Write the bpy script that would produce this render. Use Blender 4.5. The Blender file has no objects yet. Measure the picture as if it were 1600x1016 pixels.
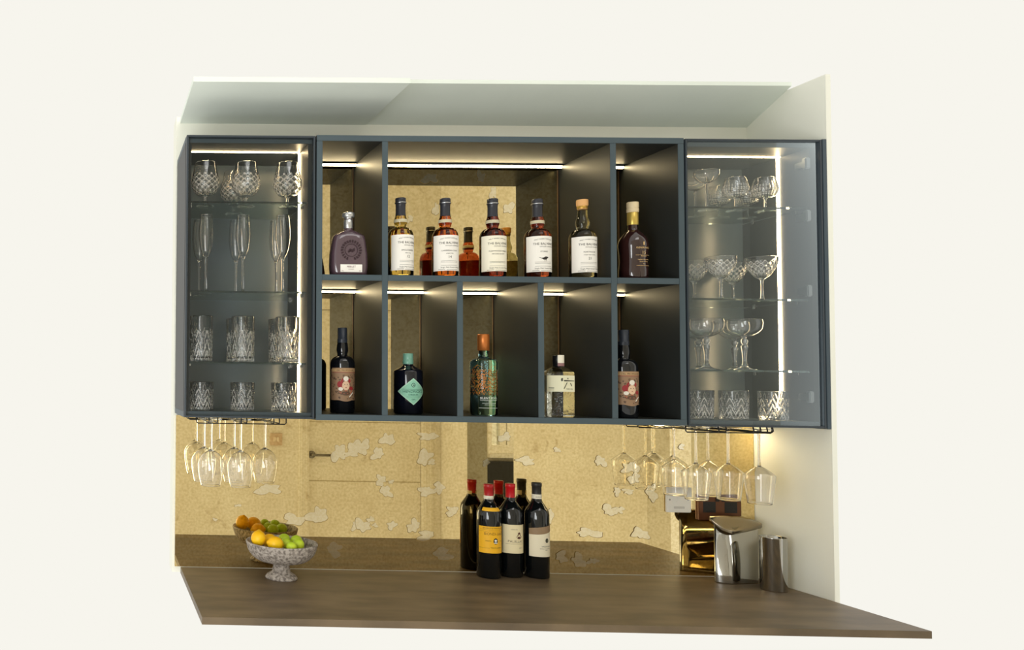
import bpy, bmesh, math, random
from mathutils import Vector, Matrix
from math import sin, cos, pi, sqrt, atan2, radians

S = bpy.context.scene
C = S.collection
H = 1.55                      # camera height above the floor
rnd = random.Random(7)

# ------------------------------------------------------------------ camera
F, PX, PY = 1240.0, 132.426, 547.452
_y, _p, _r = 1.83675657e-02, -3.41065650e-02, 1.38392616e-02
cy_, sy_, cp_, sp_, cr_, sr_ = cos(_y), sin(_y), cos(_p), sin(_p), cos(_r), sin(_r)
Rz = Matrix(((cr_, -sr_, 0), (sr_, cr_, 0), (0, 0, 1)))
Rx = Matrix(((1, 0, 0), (0, cp_, -sp_), (0, sp_, cp_)))
Ry = Matrix(((cy_, 0, sy_), (0, 1, 0), (-sy_, 0, cy_)))
CM = Rz @ Rx @ Ry             # world (right, down, forward) -> camera (right, down, forward)
def vec(row):                 # (right, down, forward) -> Blender world
    return Vector((row[0], row[2], -row[1]))
cam = bpy.data.objects.new('camera', bpy.data.cameras.new('camera'))
C.objects.link(cam)
right, down, fwd = vec(CM[0]), vec(CM[1]), vec(CM[2])
m = Matrix((right, -down, -fwd)).transposed().to_4x4()
m.translation = (0, 0, H)
cam.matrix_world = m
cam.data.sensor_width = 36
cam.data.lens = F / 1600 * 36
cam.data.shift_x = (800 - PX) / 1600
cam.data.shift_y = (PY - 508) / 1600
cam.data.clip_start = 0.05
S.camera = cam

def ray(px, py):
    return CM.transposed() @ Vector(((px - PX) / F, (py - PY) / F, 1))
def at(px, py, Y):            # point of the place at distance Y from the camera wall
    d = ray(px, py); d = d / d[2] * Y
    return Vector((d[0], Y, H - d[1]))
def gr(px, py, Z):            # point of the place on the level Z
    d = ray(px, py); t = (H - Z) / d[1]
    return Vector((d[0] * t, d[2] * t, Z))

# ------------------------------------------------------------------ light
def lin(c):
    return tuple((v / 255 / 12.92) if v / 255 <= .04045 else ((v / 255 + .055) / 1.055) ** 2.4 for v in c)
W = bpy.data.worlds.new('world'); S.world = W; W.use_nodes = True
W.node_tree.nodes['Background'].inputs[0].default_value = (*lin((247, 245, 237)), 1)
W.node_tree.nodes['Background'].inputs[1].default_value = 1.0
sun = bpy.data.lights.new('daylight', 'SUN'); sun.energy = 1.6; sun.angle = radians(50); sun.color = (1, .985, .95)
so = bpy.data.objects.new('daylight', sun); C.objects.link(so)
so.rotation_euler = Vector((-.25, 1, -.55)).to_track_quat('-Z', 'Y').to_euler()
wl_ = bpy.data.lights.new('room_fill', 'AREA'); wl_.shape = 'RECTANGLE'; wl_.size = 1.2; wl_.size_y = 1.7; wl_.energy = 56; wl_.color = (.96, .99, 1)  # unseen fill light added behind the camera to lift walls and ceiling
wo = bpy.data.objects.new('room_fill', wl_); C.objects.link(wo); wo.location = (-.5, .0, 1.35)
wo.rotation_euler = (Vector((1.3, 2.7, 2.3)) - wo.location).to_track_quat('-Z', 'Y').to_euler()
S.view_settings.view_transform = 'Standard'
S.view_settings.look = 'None'
S.view_settings.exposure = 0
S.view_settings.gamma = 1
S.view_settings.use_curve_mapping = False
S.cycles.max_bounces = 20
S.cycles.transmission_bounces = 20
S.cycles.glossy_bounces = 8
S.cycles.transparent_max_bounces = 20
S.cycles.sample_clamp_indirect = 6

# ------------------------------------------------------------------ materials
MATS = {}
def principled(name, rgb, rough=.5, metal=0, trans=0, ior=1.45, emis=None, estr=0, coat=0, spec=.5, noise=None, bump=None, raw=False):
    if name in MATS: return MATS[name]
    mt = bpy.data.materials.new(name); mt.use_nodes = True
    nt = mt.node_tree; b = nt.nodes['Principled BSDF']
    col = rgb if raw else lin(rgb)
    b.inputs['Base Color'].default_value = (*col, 1)
    b.inputs['Roughness'].default_value = rough
    b.inputs['Metallic'].default_value = metal
    b.inputs['Transmission Weight'].default_value = trans
    b.inputs['IOR'].default_value = ior
    b.inputs['Coat Weight'].default_value = coat
    b.inputs['Specular IOR Level'].default_value = spec
    if emis:
        b.inputs['Emission Color'].default_value = (*emis, 1); b.inputs['Emission Strength'].default_value = estr
    if noise:                                     # (scale, second colour, lo, hi)
        tc = nt.nodes.new('ShaderNodeTexCoord'); n = nt.nodes.new('ShaderNodeTexNoise'); r = nt.nodes.new('ShaderNodeValToRGB')
        mp = nt.nodes.new('ShaderNodeMapping'); nt.links.new(tc.outputs['Object'], mp.inputs[0])
        if len(noise) > 4: mp.inputs['Scale'].default_value = noise[4]
        n.inputs['Scale'].default_value = noise[0]; n.inputs['Detail'].default_value = 6
        nt.links.new(mp.outputs[0], n.inputs['Vector']); nt.links.new(n.outputs['Fac'], r.inputs[0])
        r.color_ramp.elements[0].position = noise[2]; r.color_ramp.elements[1].position = noise[3]
        r.color_ramp.elements[0].color = (*lin(noise[1]), 1); r.color_ramp.elements[1].color = (*col, 1)
        nt.links.new(r.outputs[0], b.inputs['Base Color'])
    if bump:
        tc = nt.nodes.new('ShaderNodeTexCoord'); n = nt.nodes.new('ShaderNodeTexNoise'); bp = nt.nodes.new('ShaderNodeBump')
        n.inputs['Scale'].default_value = bump[0]; bp.inputs['Strength'].default_value = bump[1]; bp.inputs['Distance'].default_value = .002
        nt.links.new(tc.outputs['Object'], n.inputs['Vector']); nt.links.new(n.outputs['Fac'], bp.inputs['Height'])
        nt.links.new(bp.outputs[0], b.inputs['Normal'])
    MATS[name] = mt
    return mt

wall_m = principled('white_wall_paint', (244, 244, 232), .85, noise=(3, (239, 239, 227), .3, .7), bump=(60, .12))
ceil_m = principled('ceiling_paint', (236, 243, 234), .85, noise=(4, (230, 237, 228), .3, .7), bump=(50, .15))
room_m = principled('room_wall_paint', (224, 218, 204), .8)
slate = principled('slate_lacquer', (70, 84, 91), .45, noise=(8, (66, 80, 87), .3, .7))
slate_shaded = principled('slate_lacquer_shaded', (40, 43, 43), .42, spec=.3, noise=(6, (37, 40, 40), .3, .7))  # same slate darkened, the shade of the inner faces put into its colour
gloss_back = principled('hazed_cabinet_back', (80, 92, 100), .25, spec=.6)  # lightened so the back's colour carries the haze of the door glass
black_m = principled('black_wire', (18, 19, 20), .4)
gap_m = principled('dark_shadow_gap', (20, 25, 30), .7)
chrome = principled('polished_steel', (184, 182, 176), .07, metal=1)
chrome_dark = principled('brushed_lid_steel', (150, 140, 122), .18, metal=1)
edge_glint = principled('lit_mirror_edge', (120, 96, 74), .4, metal=.5)  # LED gleam on the polished mirror edge, put into its colour
led_m = principled('warm_led', (255, 240, 200), .4, emis=(1, .80, .45), estr=42)
led_v = principled('warm_led_bright', (255, 240, 200), .4, emis=(1, .76, .42), estr=42)
alu = principled('led_profile', (60, 62, 62), .4, metal=.5)
glass = principled('clear_glass', (255, 255, 255), .0, trans=1, ior=1.53)
cut_m = principled('cut_crystal_facet', (255, 250, 240), .25, trans=.45, ior=1.5)
shelf_glass = principled('shelf_glass', (215, 232, 228), .0, trans=1, ior=1.3)
stone = principled('mottled_stone', (190, 180, 170), .8, noise=(110, (122, 113, 105), .38, .60), bump=(70, .6))
worktop_m = principled('brown_stone_worktop', (122, 104, 80), .45, noise=(5, (94, 80, 62), .35, .68, (1, 3, 1)))
lemon_m = principled('lemon_skin', (255, 212, 22), .42, noise=(9, (255, 184, 10), .35, .7), bump=(160, .35))
lime_m = principled('lime_skin', (212, 228, 60), .42, noise=(14, (170, 208, 40), .35, .7), bump=(160, .3))
paper = principled('cream_label_paper', (238, 232, 212), .7)
paper_w = principled('white_label_paper', (238, 234, 226), .7)
ink = principled('dark_label_ink', (48, 42, 38), .7)
ink_blk = principled('black_print', (25, 24, 24), .7)
white_pl = principled('white_plastic', (236, 232, 222), .35)
bronze = principled('bronze_plate', (104, 66, 44), .35, metal=.4)
dark_pl = principled('dark_plastic', (28, 27, 27), .4)

def tinted(name, tint, refl, rough=0.0):          # architectural glass pane: tinted view-through plus a clean reflection
    mt = bpy.data.materials.new(name); mt.use_nodes = True; nt = mt.node_tree; nt.nodes.clear()
    o = nt.nodes.new('ShaderNodeOutputMaterial'); mx = nt.nodes.new('ShaderNodeMixShader')
    t = nt.nodes.new('ShaderNodeBsdfTransparent'); g = nt.nodes.new('ShaderNodeBsdfGlossy'); lw = nt.nodes.new('ShaderNodeFresnel')
    ad = nt.nodes.new('ShaderNodeMath'); ad.operation = 'ADD'; ad.inputs[1].default_value = refl; lw.inputs[0].default_value = 1.45
    t.inputs[0].default_value = (*tint, 1); g.inputs[0].default_value = (.80, .90, .95, 1); g.inputs['Roughness'].default_value = rough
    nt.links.new(lw.outputs[0], ad.inputs[0]); nt.links.new(ad.outputs[0], mx.inputs[0])
    nt.links.new(t.outputs[0], mx.inputs[1]); nt.links.new(g.outputs[0], mx.inputs[2]); nt.links.new(mx.outputs[0], o.inputs[0])
    MATS[name] = mt; return mt
smoked = tinted('smoked_door_glass', (.95, .96, .97), .0, .03)
clear_pane = tinted('window_glass', (.95, .96, .95), .02)

def antique(name, patch=False):                    # aged golden mirror: tinted metal with fine foxing
    mt = bpy.data.materials.new(name); mt.use_nodes = True; nt = mt.node_tree; b = nt.nodes['Principled BSDF']
    N, L = nt.nodes.new, nt.links.new
    tc = N('ShaderNodeTexCoord')
    n1 = N('ShaderNodeTexNoise'); n1.inputs['Scale'].default_value = 120; n1.inputs['Detail'].default_value = 5
    n2 = N('ShaderNodeTexNoise'); n2.inputs['Scale'].default_value = 7; n2.inputs['Detail'].default_value = 8; n2.inputs['Roughness'].default_value = .7
    n3 = N('ShaderNodeTexNoise'); n3.inputs['Scale'].default_value = 16; n3.inputs['Detail'].default_value = 10; n3.inputs['Distortion'].default_value = 1.2
    for n in (n1, n2, n3): L(tc.outputs['Object'], n.inputs['Vector'])
    r1 = N('ShaderNodeValToRGB'); r1.color_ramp.elements[0].position = .30; r1.color_ramp.elements[1].position = .62
    r2 = N('ShaderNodeValToRGB'); r2.color_ramp.elements[0].position = .35; r2.color_ramp.elements[1].position = .68
    r3 = N('ShaderNodeValToRGB'); r3.color_ramp.elements[0].position = .24; r3.color_ramp.elements[1].position = .40
    if patch:
        r1.color_ramp.elements[0].color = (.93, .82, .56, 1); r1.color_ramp.elements[1].color = (1, .92, .70, 1)
    else:
        r1.color_ramp.elements[0].color = (.80, .63, .31, 1); r1.color_ramp.elements[1].color = (.97, .81, .46, 1)
    r2.color_ramp.elements[0].color = (.88, .85, .80, 1); r2.color_ramp.elements[1].color = (1, 1, 1, 1)
    r3.color_ramp.elements[0].color = (.74, .68, .60, 1); r3.color_ramp.elements[1].color = (1, 1, 1, 1)
    L(n1.outputs['Fac'], r1.inputs[0]); L(n2.outputs['Fac'], r2.inputs[0]); L(n3.outputs['Fac'], r3.inputs[0])
    m1 = N('ShaderNodeMix'); m1.data_type = 'RGBA'; m1.blend_type = 'MULTIPLY'; m1.inputs[0].default_value = 1
    m2 = N('ShaderNodeMix'); m2.data_type = 'RGBA'; m2.blend_type = 'MULTIPLY'; m2.inputs[0].default_value = 0 if patch else 1
    L(r1.outputs[0], m1.inputs[6]); L(r2.outputs[0], m1.inputs[7]); L(m1.outputs[2], m2.inputs[6]); L(r3.outputs[0], m2.inputs[7])
    L(m2.outputs[2], b.inputs['Base Color'])
    b.inputs['Metallic'].default_value = 1
    b.inputs['Roughness'].default_value = .06 if patch else .012
    MATS[name] = mt; return mt
mirror_m = antique('antique_mirror'); patch_m = antique('worn_silver_patch', True)
patch_edge = principled('patch_edge', (176, 150, 98), .3, metal=.8)

# ------------------------------------------------------------------ builders
class MB:
    def __init__(s): s.v = []; s.f = []; s.mi = []; s.sm = []
    def add(s, vs, fs, mi=0, smooth=False):
        o = len(s.v); s.v += [tuple(v) for v in vs]
        for f in fs: s.f.append([i + o for i in f]); s.mi.append(mi); s.sm.append(smooth)
    def box(s, x0, x1, y0, y1, z0, z1, mi=0, b=0):
        if b:
            bm = bmesh.new(); bmesh.ops.create_cube(bm, size=1)
            for v in bm.verts: v.co = Vector(((x0 + x1) / 2 + v.co.x * (x1 - x0), (y0 + y1) / 2 + v.co.y * (y1 - y0), (z0 + z1) / 2 + v.co.z * (z1 - z0)))
            bmesh.ops.bevel(bm, geom=bm.edges[:], offset=b, segments=2, affect='EDGES')
            bm.verts.index_update()
            s.add([v.co for v in bm.verts], [[v.index for v in f.verts] for f in bm.faces], mi); bm.free(); return
        s.add([(x0, y0, z0), (x1, y0, z0), (x1, y1, z0), (x0, y1, z0), (x0, y0, z1), (x1, y0, z1), (x1, y1, z1), (x0, y1, z1)],
              [(0, 3, 2, 1), (4, 5, 6, 7), (0, 1, 5, 4), (1, 2, 6, 5), (2, 3, 7, 6), (3, 0, 4, 7)], mi)
    def lathe(s, prof, n=48, mi=0, rad=None, c=(0, 0), closed=False, smooth=True):
        # prof: list of (r, z); rad(r, z, a) may change the radius
        vs, fs = [], []; rings = []
        for r, z in prof:
            if r < 1e-6: rings.append([len(vs)]); vs.append((c[0], c[1], z))
            else:
                ring = []
                for k in range(n):
                    a = 2 * pi * k / n; rr = rad(r, z, a) if rad else r
                    ring.append(len(vs)); vs.append((c[0] + rr * cos(a), c[1] + rr * sin(a), z))
                rings.append(ring)
        pairs = list(zip(rings, rings[1:]))
        if closed: pairs.append((rings[-1], rings[0]))
        for A, B in pairs:
            for k in range(n):
                k2 = (k + 1) % n
                if len(A) == 1 and len(B) == 1: continue
                if len(A) == 1: fs.append((A[0], B[k2], B[k]))
                elif len(B) == 1: fs.append((A[k], A[k2], B[0]))
                else: fs.append((A[k], A[k2], B[k2], B[k]))
        s.add(vs, fs, mi, smooth)
    def tube(s, pts, r, n=8, mi=0):
        pts = [Vector(p) for p in pts]; vs = []; fs = []
        up = None
        for i, p in enumerate(pts):
            d = (pts[min(i + 1, len(pts) - 1)] - pts[max(i - 1, 0)]).normalized()
            if up is None: up = d.orthogonal().normalized()
            up = (up - d * up.dot(d)).normalized(); w = d.cross(up)
            for k in range(n): a = 2 * pi * k / n; vs.append(p + up * cos(a) * r + w * sin(a) * r)
        for i in range(len(pts) - 1):
            for k in range(n): k2 = (k + 1) % n; fs.append((i * n + k, i * n + k2, (i + 1) * n + k2, (i + 1) * n + k))
        fs.append(list(range(n))[::-1]); fs.append([(len(pts) - 1) * n + k for k in range(n)])
        s.add(vs, fs, mi, True)
    def prism(s, poly, z0, z1, mi=0, smooth=False):
        n = len(poly)
        s.add([(x, y, z0) for x, y in poly] + [(x, y, z1) for x, y in poly],
              [list(range(n))[::-1], [n + k for k in range(n)]] + [(k, (k + 1) % n, n + (k + 1) % n, n + k) for k in range(n)], mi, smooth)
    def build(s, name, mats, parent=None):
        me = bpy.data.meshes.new(name); me.from_pydata(s.v, [], s.f)
        if not isinstance(mats, (list, tuple)): mats = [mats]
        for mt in mats: me.materials.append(mt)
        me.polygons.foreach_set('material_index', s.mi); me.polygons.foreach_set('use_smooth', s.sm)
        bm = bmesh.new(); bm.from_mesh(me); bmesh.ops.recalc_face_normals(bm, faces=bm.faces); bm.to_mesh(me); bm.free()
        me.update()
        o = bpy.data.objects.new(name, me); C.objects.link(o); o.parent = parent
        return o

def tag(o, label=None, cat=None, group=None, kind=None):
    if label: o['label'] = label
    if cat: o['category'] = cat
    if group: o['group'] = group
    if kind: o['kind'] = kind
    return o
def thing(name, loc, label, cat, group=None, rz=0):
    o = bpy.data.objects.new(name, None); C.objects.link(o); o.location = loc; o.rotation_euler.z = rz
    o.empty_display_size = .02
    return tag(o, label, cat, group)
def kids(o): return [c for c in bpy.data.objects if c.parent == o]
def dup(o, loc, label, group=None, rz=0, parent=None):
    def cp(x, par):
        c = x.copy(); C.objects.link(c); c.parent = par
        for ch in kids(x): cp(ch, c)
        return c
    r = cp(o, None); r.location = loc; r.rotation_euler.z = rz; r['label'] = label
    if group: r['group'] = group
    return r

def text_geo(body, size, wide=1.0):
    cu = bpy.data.curves.new('t', 'FONT'); cu.body = body; cu.size = size; cu.align_x = 'CENTER'; cu.resolution_u = 2
    ob = bpy.data.objects.new('t', cu); C.objects.link(ob)
    dg = bpy.context.evaluated_depsgraph_get(); dg.update()
    me = bpy.data.meshes.new_from_object(ob.evaluated_get(dg))
    vs = [(v.co.x * wide, v.co.y) for v in me.vertices]; fs = [list(p.vertices) for p in me.polygons]
    bpy.data.objects.remove(ob); bpy.data.curves.remove(cu); bpy.data.meshes.remove(me)
    return vs, fs
class Label:
    """Label wrapped round a bottle of radius R (R None: a flat label in the plane y=-d); u runs along the surface, v is height."""
    def __init__(s, R, yaw=0, flat=None, squash=None): s.R = R; s.yaw = yaw; s.flat = flat; s.mb = MB()
    def P(s, u, v, off):
        if s.flat is not None: return (u, -s.flat - off, v)
        a = -pi / 2 + u / s.R + s.yaw
        return ((s.R + off) * cos(a), (s.R + off) * sin(a), v)
    def grid(s, u0, u1, top, bot, mi, off=.0004, n=28):
        vs, fs = [], []
        for k in range(n + 1):
            u = u0 + (u1 - u0) * k / n
            t = top(u) if callable(top) else top; b = bot(u) if callable(bot) else bot
            vs += [s.P(u, b, off), s.P(u, t, off), s.P(u, b, off - .0003), s.P(u, t, off - .0003)]
        for k in range(n):
            a = 4 * k; fs += [(a, a + 4, a + 5, a + 1), (a + 1, a + 5, a + 7, a + 3), (a, a + 2, a + 6, a + 4)]
        fs += [(0, 1, 3, 2), (4 * n, 4 * n + 2, 4 * n + 3, 4 * n + 1)]
        s.mb.add(vs, fs, mi)
    def text(s, body, u, v, size, mi, wide=1.0, arc=0, off=.0008):
        vs, fs = text_geo(body, size, wide)
        s.mb.add([s.P(u + x, v + y - arc * x * x, off) for x, y in vs], fs, mi)
    def poly(s, pts, mi, off=.0008):
        c = (sum(p[0] for p in pts) / len(pts), sum(p[1] for p in pts) / len(pts))
        s.mb.add([s.P(*c, off)] + [s.P(*p, off) for p in pts], [(0, k + 1, (k + 1) % len(pts) + 1) for k in range(len(pts))], mi)
    def disc(s, u, v, ru, rv, mi, off=.0008, n=16, a0=0, a1=2 * pi):
        s.poly([(u + ru * cos(a0 + (a1 - a0) * k / n), v + rv * sin(a0 + (a1 - a0) * k / n)) for k in range(n)], mi, off)
    def line(s, u0, u1, v, t, mi, off=.0008): s.grid(u0, u1, v + t / 2, v - t / 2, mi, off, 10)

# ------------------------------------------------------------------ setting
ZC = H + .905                                       # ceiling at the back wall
WX = 2.248                                          # right wall
def struct(name, mb, mats, parent=None):
    o = mb.build(name, mats, parent)
    if not parent: o['kind'] = 'structure'
    return o
w = MB(); w.box(.262, WX + .05, 2.782, 2.88, H - .67, ZC + .02); struct('wall_back', w, wall_m)
w = MB(); zt = ZC + .05
w.add([(WX, 2.48, H - .67), (WX, 2.782, H - .67), (WX, 2.782, ZC + .02), (WX, 2.66, zt + .02), (WX, 2.48, zt + .02),
       (WX + .015, 2.48, H - .67), (WX + .015, 2.782, H - .67), (WX + .015, 2.782, ZC + .02), (WX + .015, 2.66, zt + .02), (WX + .015, 2.48, zt + .02)],
      [(0, 1, 2, 3, 4), (9, 8, 7, 6, 5), (0, 5, 6, 1), (1, 6, 7, 2), (2, 7, 8, 3), (3, 8, 9, 4), (4, 9, 5, 0)])
struct('wall_right', w, wall_m)
w = MB(); w.box(.275, .928, 2.385, 2.782, ZC - .003, ZC + .0125); struct('ceiling', w, ceil_m)
w = MB()                                            # rising part of the ceiling
sl = .44
def slope(y): return ZC - .002 + (2.782 - y) * sl
x0, x1, ya, yb = .928, WX, 2.60, 2.782
w.add([(x0, ya, slope(ya)), (x1, ya, slope(ya)), (x1, yb, slope(yb)), (x0, yb, slope(yb)),
       (x0, ya, slope(ya) + .0125), (x1, ya, slope(ya) + .0125), (x1, yb, slope(yb) + .0125), (x0, yb, slope(yb) + .0125)],
      [(0, 3, 2, 1), (4, 5, 6, 7), (0, 1, 5, 4), (1, 2, 6, 5), (2, 3, 7, 6), (3, 0, 4, 7)])
struct('ceiling', w, ceil_m)
w = MB(); w.add([(x, y, z) for x in (.9165, .9285) for y, z in ((ya, ZC + .0126), (yb, ZC + .0126), (ya, slope(ya) + .0125))],
                [(0, 1, 2), (3, 5, 4), (0, 3, 4, 1), (1, 4, 5, 2), (2, 5, 3, 0)]); struct('trim_3', w, ceil_m)   # cheek between the two ceilings

# the far side of the room, seen in the mirrors
FX = 2.387
w = MB(); w.box(-1.1, 1.472, -.16, -.06, 0, H + 2.3); w.box(2.262, FX, -.16, -.06, 0, H + 2.3); w.box(1.472, 2.262, -.16, -.06, H + .50, H + 2.3)
struct('wall_front', w, room_m)
d = MB(); d.box(1.475, 2.259, -.13, -.085, .005, H + .497); dr = struct('door_1', d, room_m)
gl = MB(); gl.box(1.476, 2.258, -.0858, -.0842, H - .706, H - .700); gl.box(1.476, 2.258, -.0858, -.0842, H - .292, H - .287)
gl.build('door_groove', principled('groove_shadow', (176, 166, 140), .8), dr)
hm = MB(); hx, hz = 1.50, H - .52
hm.lathe([(0, -.0), (.026, 0), (.026, .008), (.02, .011), (.010, .012), (.010, .045), (0, .045)], 24)
hm.v = [(hx + x, -.085 + z, hz + y) for x, y, z in hm.v]
hm.tube([(hx, -.045, hz), (hx + .03, -.042, hz), (hx + .125, -.042, hz)], .009)
hm.build('door_handle', principled('handle_steel', (120, 116, 108), .25, metal=1), dr)
t = MB()
for a, b_ in ((1.405, 1.472), (2.262, 2.33)):
    t.box(a, b_, -.06, -.042, 0, H + .57); t.box(a + .014, a + .02, -.042, -.038, 0, H + .556); t.box(b_ - .022, b_ - .014, -.042, -.036, 0, H + .55)
t.box(1.472, 2.262, -.06, -.042, H + .50, H + .57); t.box(1.472, 2.262, -.042, -.036, H + .52, H + .53)
struct('trim_1', t, room_m)
sw = thing('light_switch', (1.245, -.052, H - .415), 'white twin rocker light switch by the door, seen reflected in the gold mirror', 'switch')
s_ = MB(); s_.box(-.042, .042, -.008, .004, -.042, .042, b=.002); s_.build('plate', principled('aged_plastic', (205, 182, 158), .4), sw)
for dx in (-.011, .011):
    s_ = MB(); s_.box(dx - .009, dx + .009, .003, .009, -.015, .015, b=.001); s_.build('rocker', principled('rocker_plastic', (226, 210, 190), .35), sw)
# side wall with an opening, window beyond
w = MB(); w.box(FX, FX + .125, -.16, .344, 0, H + 2.3); w.box(FX, FX + .1, .92, 2.03, 0, H + 2.3); w.box(FX, FX + .1, .344, .92, H + .6, H + 2.3)
struct('wall_side', w, room_m)
t = MB(); t.box(FX + .001, FX + .125, .3445, .352, 0, H + .6); struct('trim_2', t, principled('jamb_taupe', (150, 145, 128), .7))
w = MB(); w.box(2.6, 4.4, -1.16, -1.10, 0, H - .61); w.box(2.6, 3.22, -1.16, -1.10, H - .61, H + 1.2); w.box(3.86, 4.4, -1.16, -1.10, H - .61, H + 1.2)
struct('wall_far', w, room_m)
w = MB(); zb = H - .58
w.box(3.22, 3.86, -1.16, -1.06, zb - .035, zb); w.box(3.22, 3.25, -1.15, -1.09, zb, H + 1.0)
for a, b_ in ((3.315, 3.364), (3.374, 3.43), (3.74, 3.86)): w.box(a, b_, -1.15, -1.09, zb, H + 1.0)
w.box(3.25, 3.74, -1.145, -1.085, zb + .001, zb + .07)
wn = struct('window_1', w, white_pl); w = MB(); w.box(3.24, 3.8, -1.13, -1.125, zb, H + 1.0); w.build('window_pane', clear_pane, wn)
ov = thing('oven', (3.45, -1.0, 0), 'black built in appliance below the window, seen only in the mirror behind the wine', 'appliance')
w = MB(); w.box(-.5, .5, -.07, .02, 0, H - .635, b=.004); w.build('body', principled('black_gloss', (10, 10, 10), .15), ov)

# ------------------------------------------------------------------ splashback mirror
YM = 2.77
sb = thing('splashback_mirror', (1.25, YM, H - .65), 'antiqued gold mirror splashback with worn silver patches below the cabinets', 'mirror')
w = MB(); w.box(.27 - 1.25, WX - .002 - 1.25, 0, .010, .002, .523)
def blob(cx, cz, rx, rz_, seed):
    r = random.Random(seed); n = 30; pts = []
    ph = [r.uniform(0, 2 * pi) for _ in range(6)]; am = [.20, .16, .13, .11, .08, .07]
    for k in range(n):
        a = 2 * pi * k / n
        q = 1 + sum(am[j] * sin((j + 2) * a + ph[j]) for j in range(6)) + r.uniform(-.07, .07)
        pts.append((cx + rx * q * cos(a), cz + rz_ * q * sin(a)))
    return pts
def patches(lst, Y, mb, base, m0=1):
    for i, (px, py, ww, hh) in enumerate(lst):
        c = at(px, py, Y); rx = ww / 2 * Y / F * 1.0; rz_ = hh / 2 * Y / F * 1.0
        for mi, off, sc in ((m0 + 1, .0003 + i * .00003, 1.05), (m0, .0006 + i * .00003, 1.0)):
            p = blob(c.x - base.x, c.z - base.z, rx, rz_, 100 + i)
            cc = (c.x - base.x, c.z - base.z)
            p = [(cc[0] + (a - cc[0]) * sc, cc[1] + (b - cc[1]) * sc - (.0006 if mi > m0 else 0)) for a, b in p]
            mb.add([(cc[0], Y - base.y - off, cc[1])] + [(a, Y - base.y - off, b) for a, b in p], [(0, k + 1, (k + 1) % len(p) + 1) for k in range(len(p))], mi)
PL = [(419, 765, 34, 17), (460, 812, 35, 15), (496, 806, 28, 25), (529, 708, 22, 24), (553, 699, 20, 20), (557, 822, 16, 12), (522, 859, 24, 20),
      (605, 687, 20, 19), (565, 699, 22, 24), (547, 710, 18, 9), (590, 709, 18, 17), (595, 751, 16, 15), (603, 768, 17, 17), (611, 753, 8, 6),
      (669, 682, 25, 13), (663, 714, 22, 21), (674, 722, 12, 8), (666, 768, 20, 17), (686, 762, 17, 15), (706, 799, 18, 14), (566, 821, 24, 17),
      (579, 812, 11, 8), (586, 821, 8, 6), (612, 821, 13, 13), (646, 822, 18, 19), (665, 837, 24, 15), (691, 866, 28, 18), (788, 684, 18, 13),
      (759, 723, 10, 10), (821, 720, 27, 12), (870, 703, 10, 7), (857, 805, 14, 22), (921, 833, 34, 13), (938, 721, 17, 15), (953, 797, 22, 16),
      (877, 870, 18, 16), (904, 876, 20, 20), (926, 877, 16, 9), (985, 731, 24, 18), (990, 748, 18, 15), (964, 768, 11, 11), (981, 768, 16, 8),
      (1018, 770, 17, 24), (968, 797, 14, 8), (1000, 834, 25, 16), (1064, 698, 9, 8), (372, 790, 10, 4), (336, 812, 8, 4)]
patches(PL, YM, w, Vector((1.25, YM, H - .65)))
w.build('mirror_sheet', [mirror_m, patch_m, patch_edge], sb)

# ------------------------------------------------------------------ worktop
c1 = (2.293, 2 * YM - 3.345); c2 = (2.275, 2 * YM - 3.19)
w = MB(); w.prism([(.29, 2.195), (2.244, 2.195), (2.244, YM - .001), (.29, YM - .001)], -.02, 0)
wt = thing('worktop', (0, 0, H - .65), 'dark brown stone worktop running under the gold mirror', 'worktop'); w.build('slab', worktop_m, wt)

# ------------------------------------------------------------------ cabinets
YF, YB = 2.48, 2.765                                 # front plane, back plane
def panel(name, x0, x1, y0, y1, z0, z1, mat, par, b=.0008):
    mb = MB(); o = par.location; mb.box(x0 - o.x, x1 - o.x, y0 - o.y, y1 - o.y, z0 + H - o.z, z1 + H - o.z, b=b)
    if mat == 'duo':              # one laminate: lit tone on the front edge, shade put into the boards
        for i, f in enumerate(mb.f):
            if sum(mb.v[k][1] for k in f) / len(f) > y0 - o.y + .002: mb.mi[i] = 1
        mat = [slate, slate_shaded]
    return mb.build(name, mat, par)
def side_mats(): return slate
# centre open unit
cu = thing('open_shelf_unit', (1.242, YB, H - .123), 'slate grey open wall unit with seven lit niches holding spirit bottles', 'shelf unit')
XL, XR, ZT, ZB, TH = .674, 1.811, .771, -.123, .0185
ZS = .332
panel('top_panel', XL, XR, YF, YB + .012, ZT - TH, ZT, 'duo', cu)
panel('bottom_panel', XL, XR, YF, YB + .012, ZB, ZB + TH, 'duo', cu)
panel('side_panel', XL, XL + TH, YF + .0005, YB + .012, ZB + TH, ZT - TH, 'duo', cu)
panel('side_panel', XR - TH, XR, YF + .0005, YB + .012, ZB + TH, ZT - TH, 'duo', cu)
for x in (.878, 1.584):
    panel('divider', x, x + TH, YF + .0007, YB + .003, ZB + TH, ZT - TH, 'duo', cu)
for a, b_ in ((XL + TH, .878), (.878 + TH, 1.584), (1.584 + TH, XR - TH)):
    panel('middle_shelf', a, b_, YF + .0009, YB + .003, ZS - TH, ZS, 'duo', cu)
for x in (1.110, 1.359):
    panel('divider', x, x + TH, YF + .0011, YB + .003, ZB + TH, ZS - TH, 'duo', cu)
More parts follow.
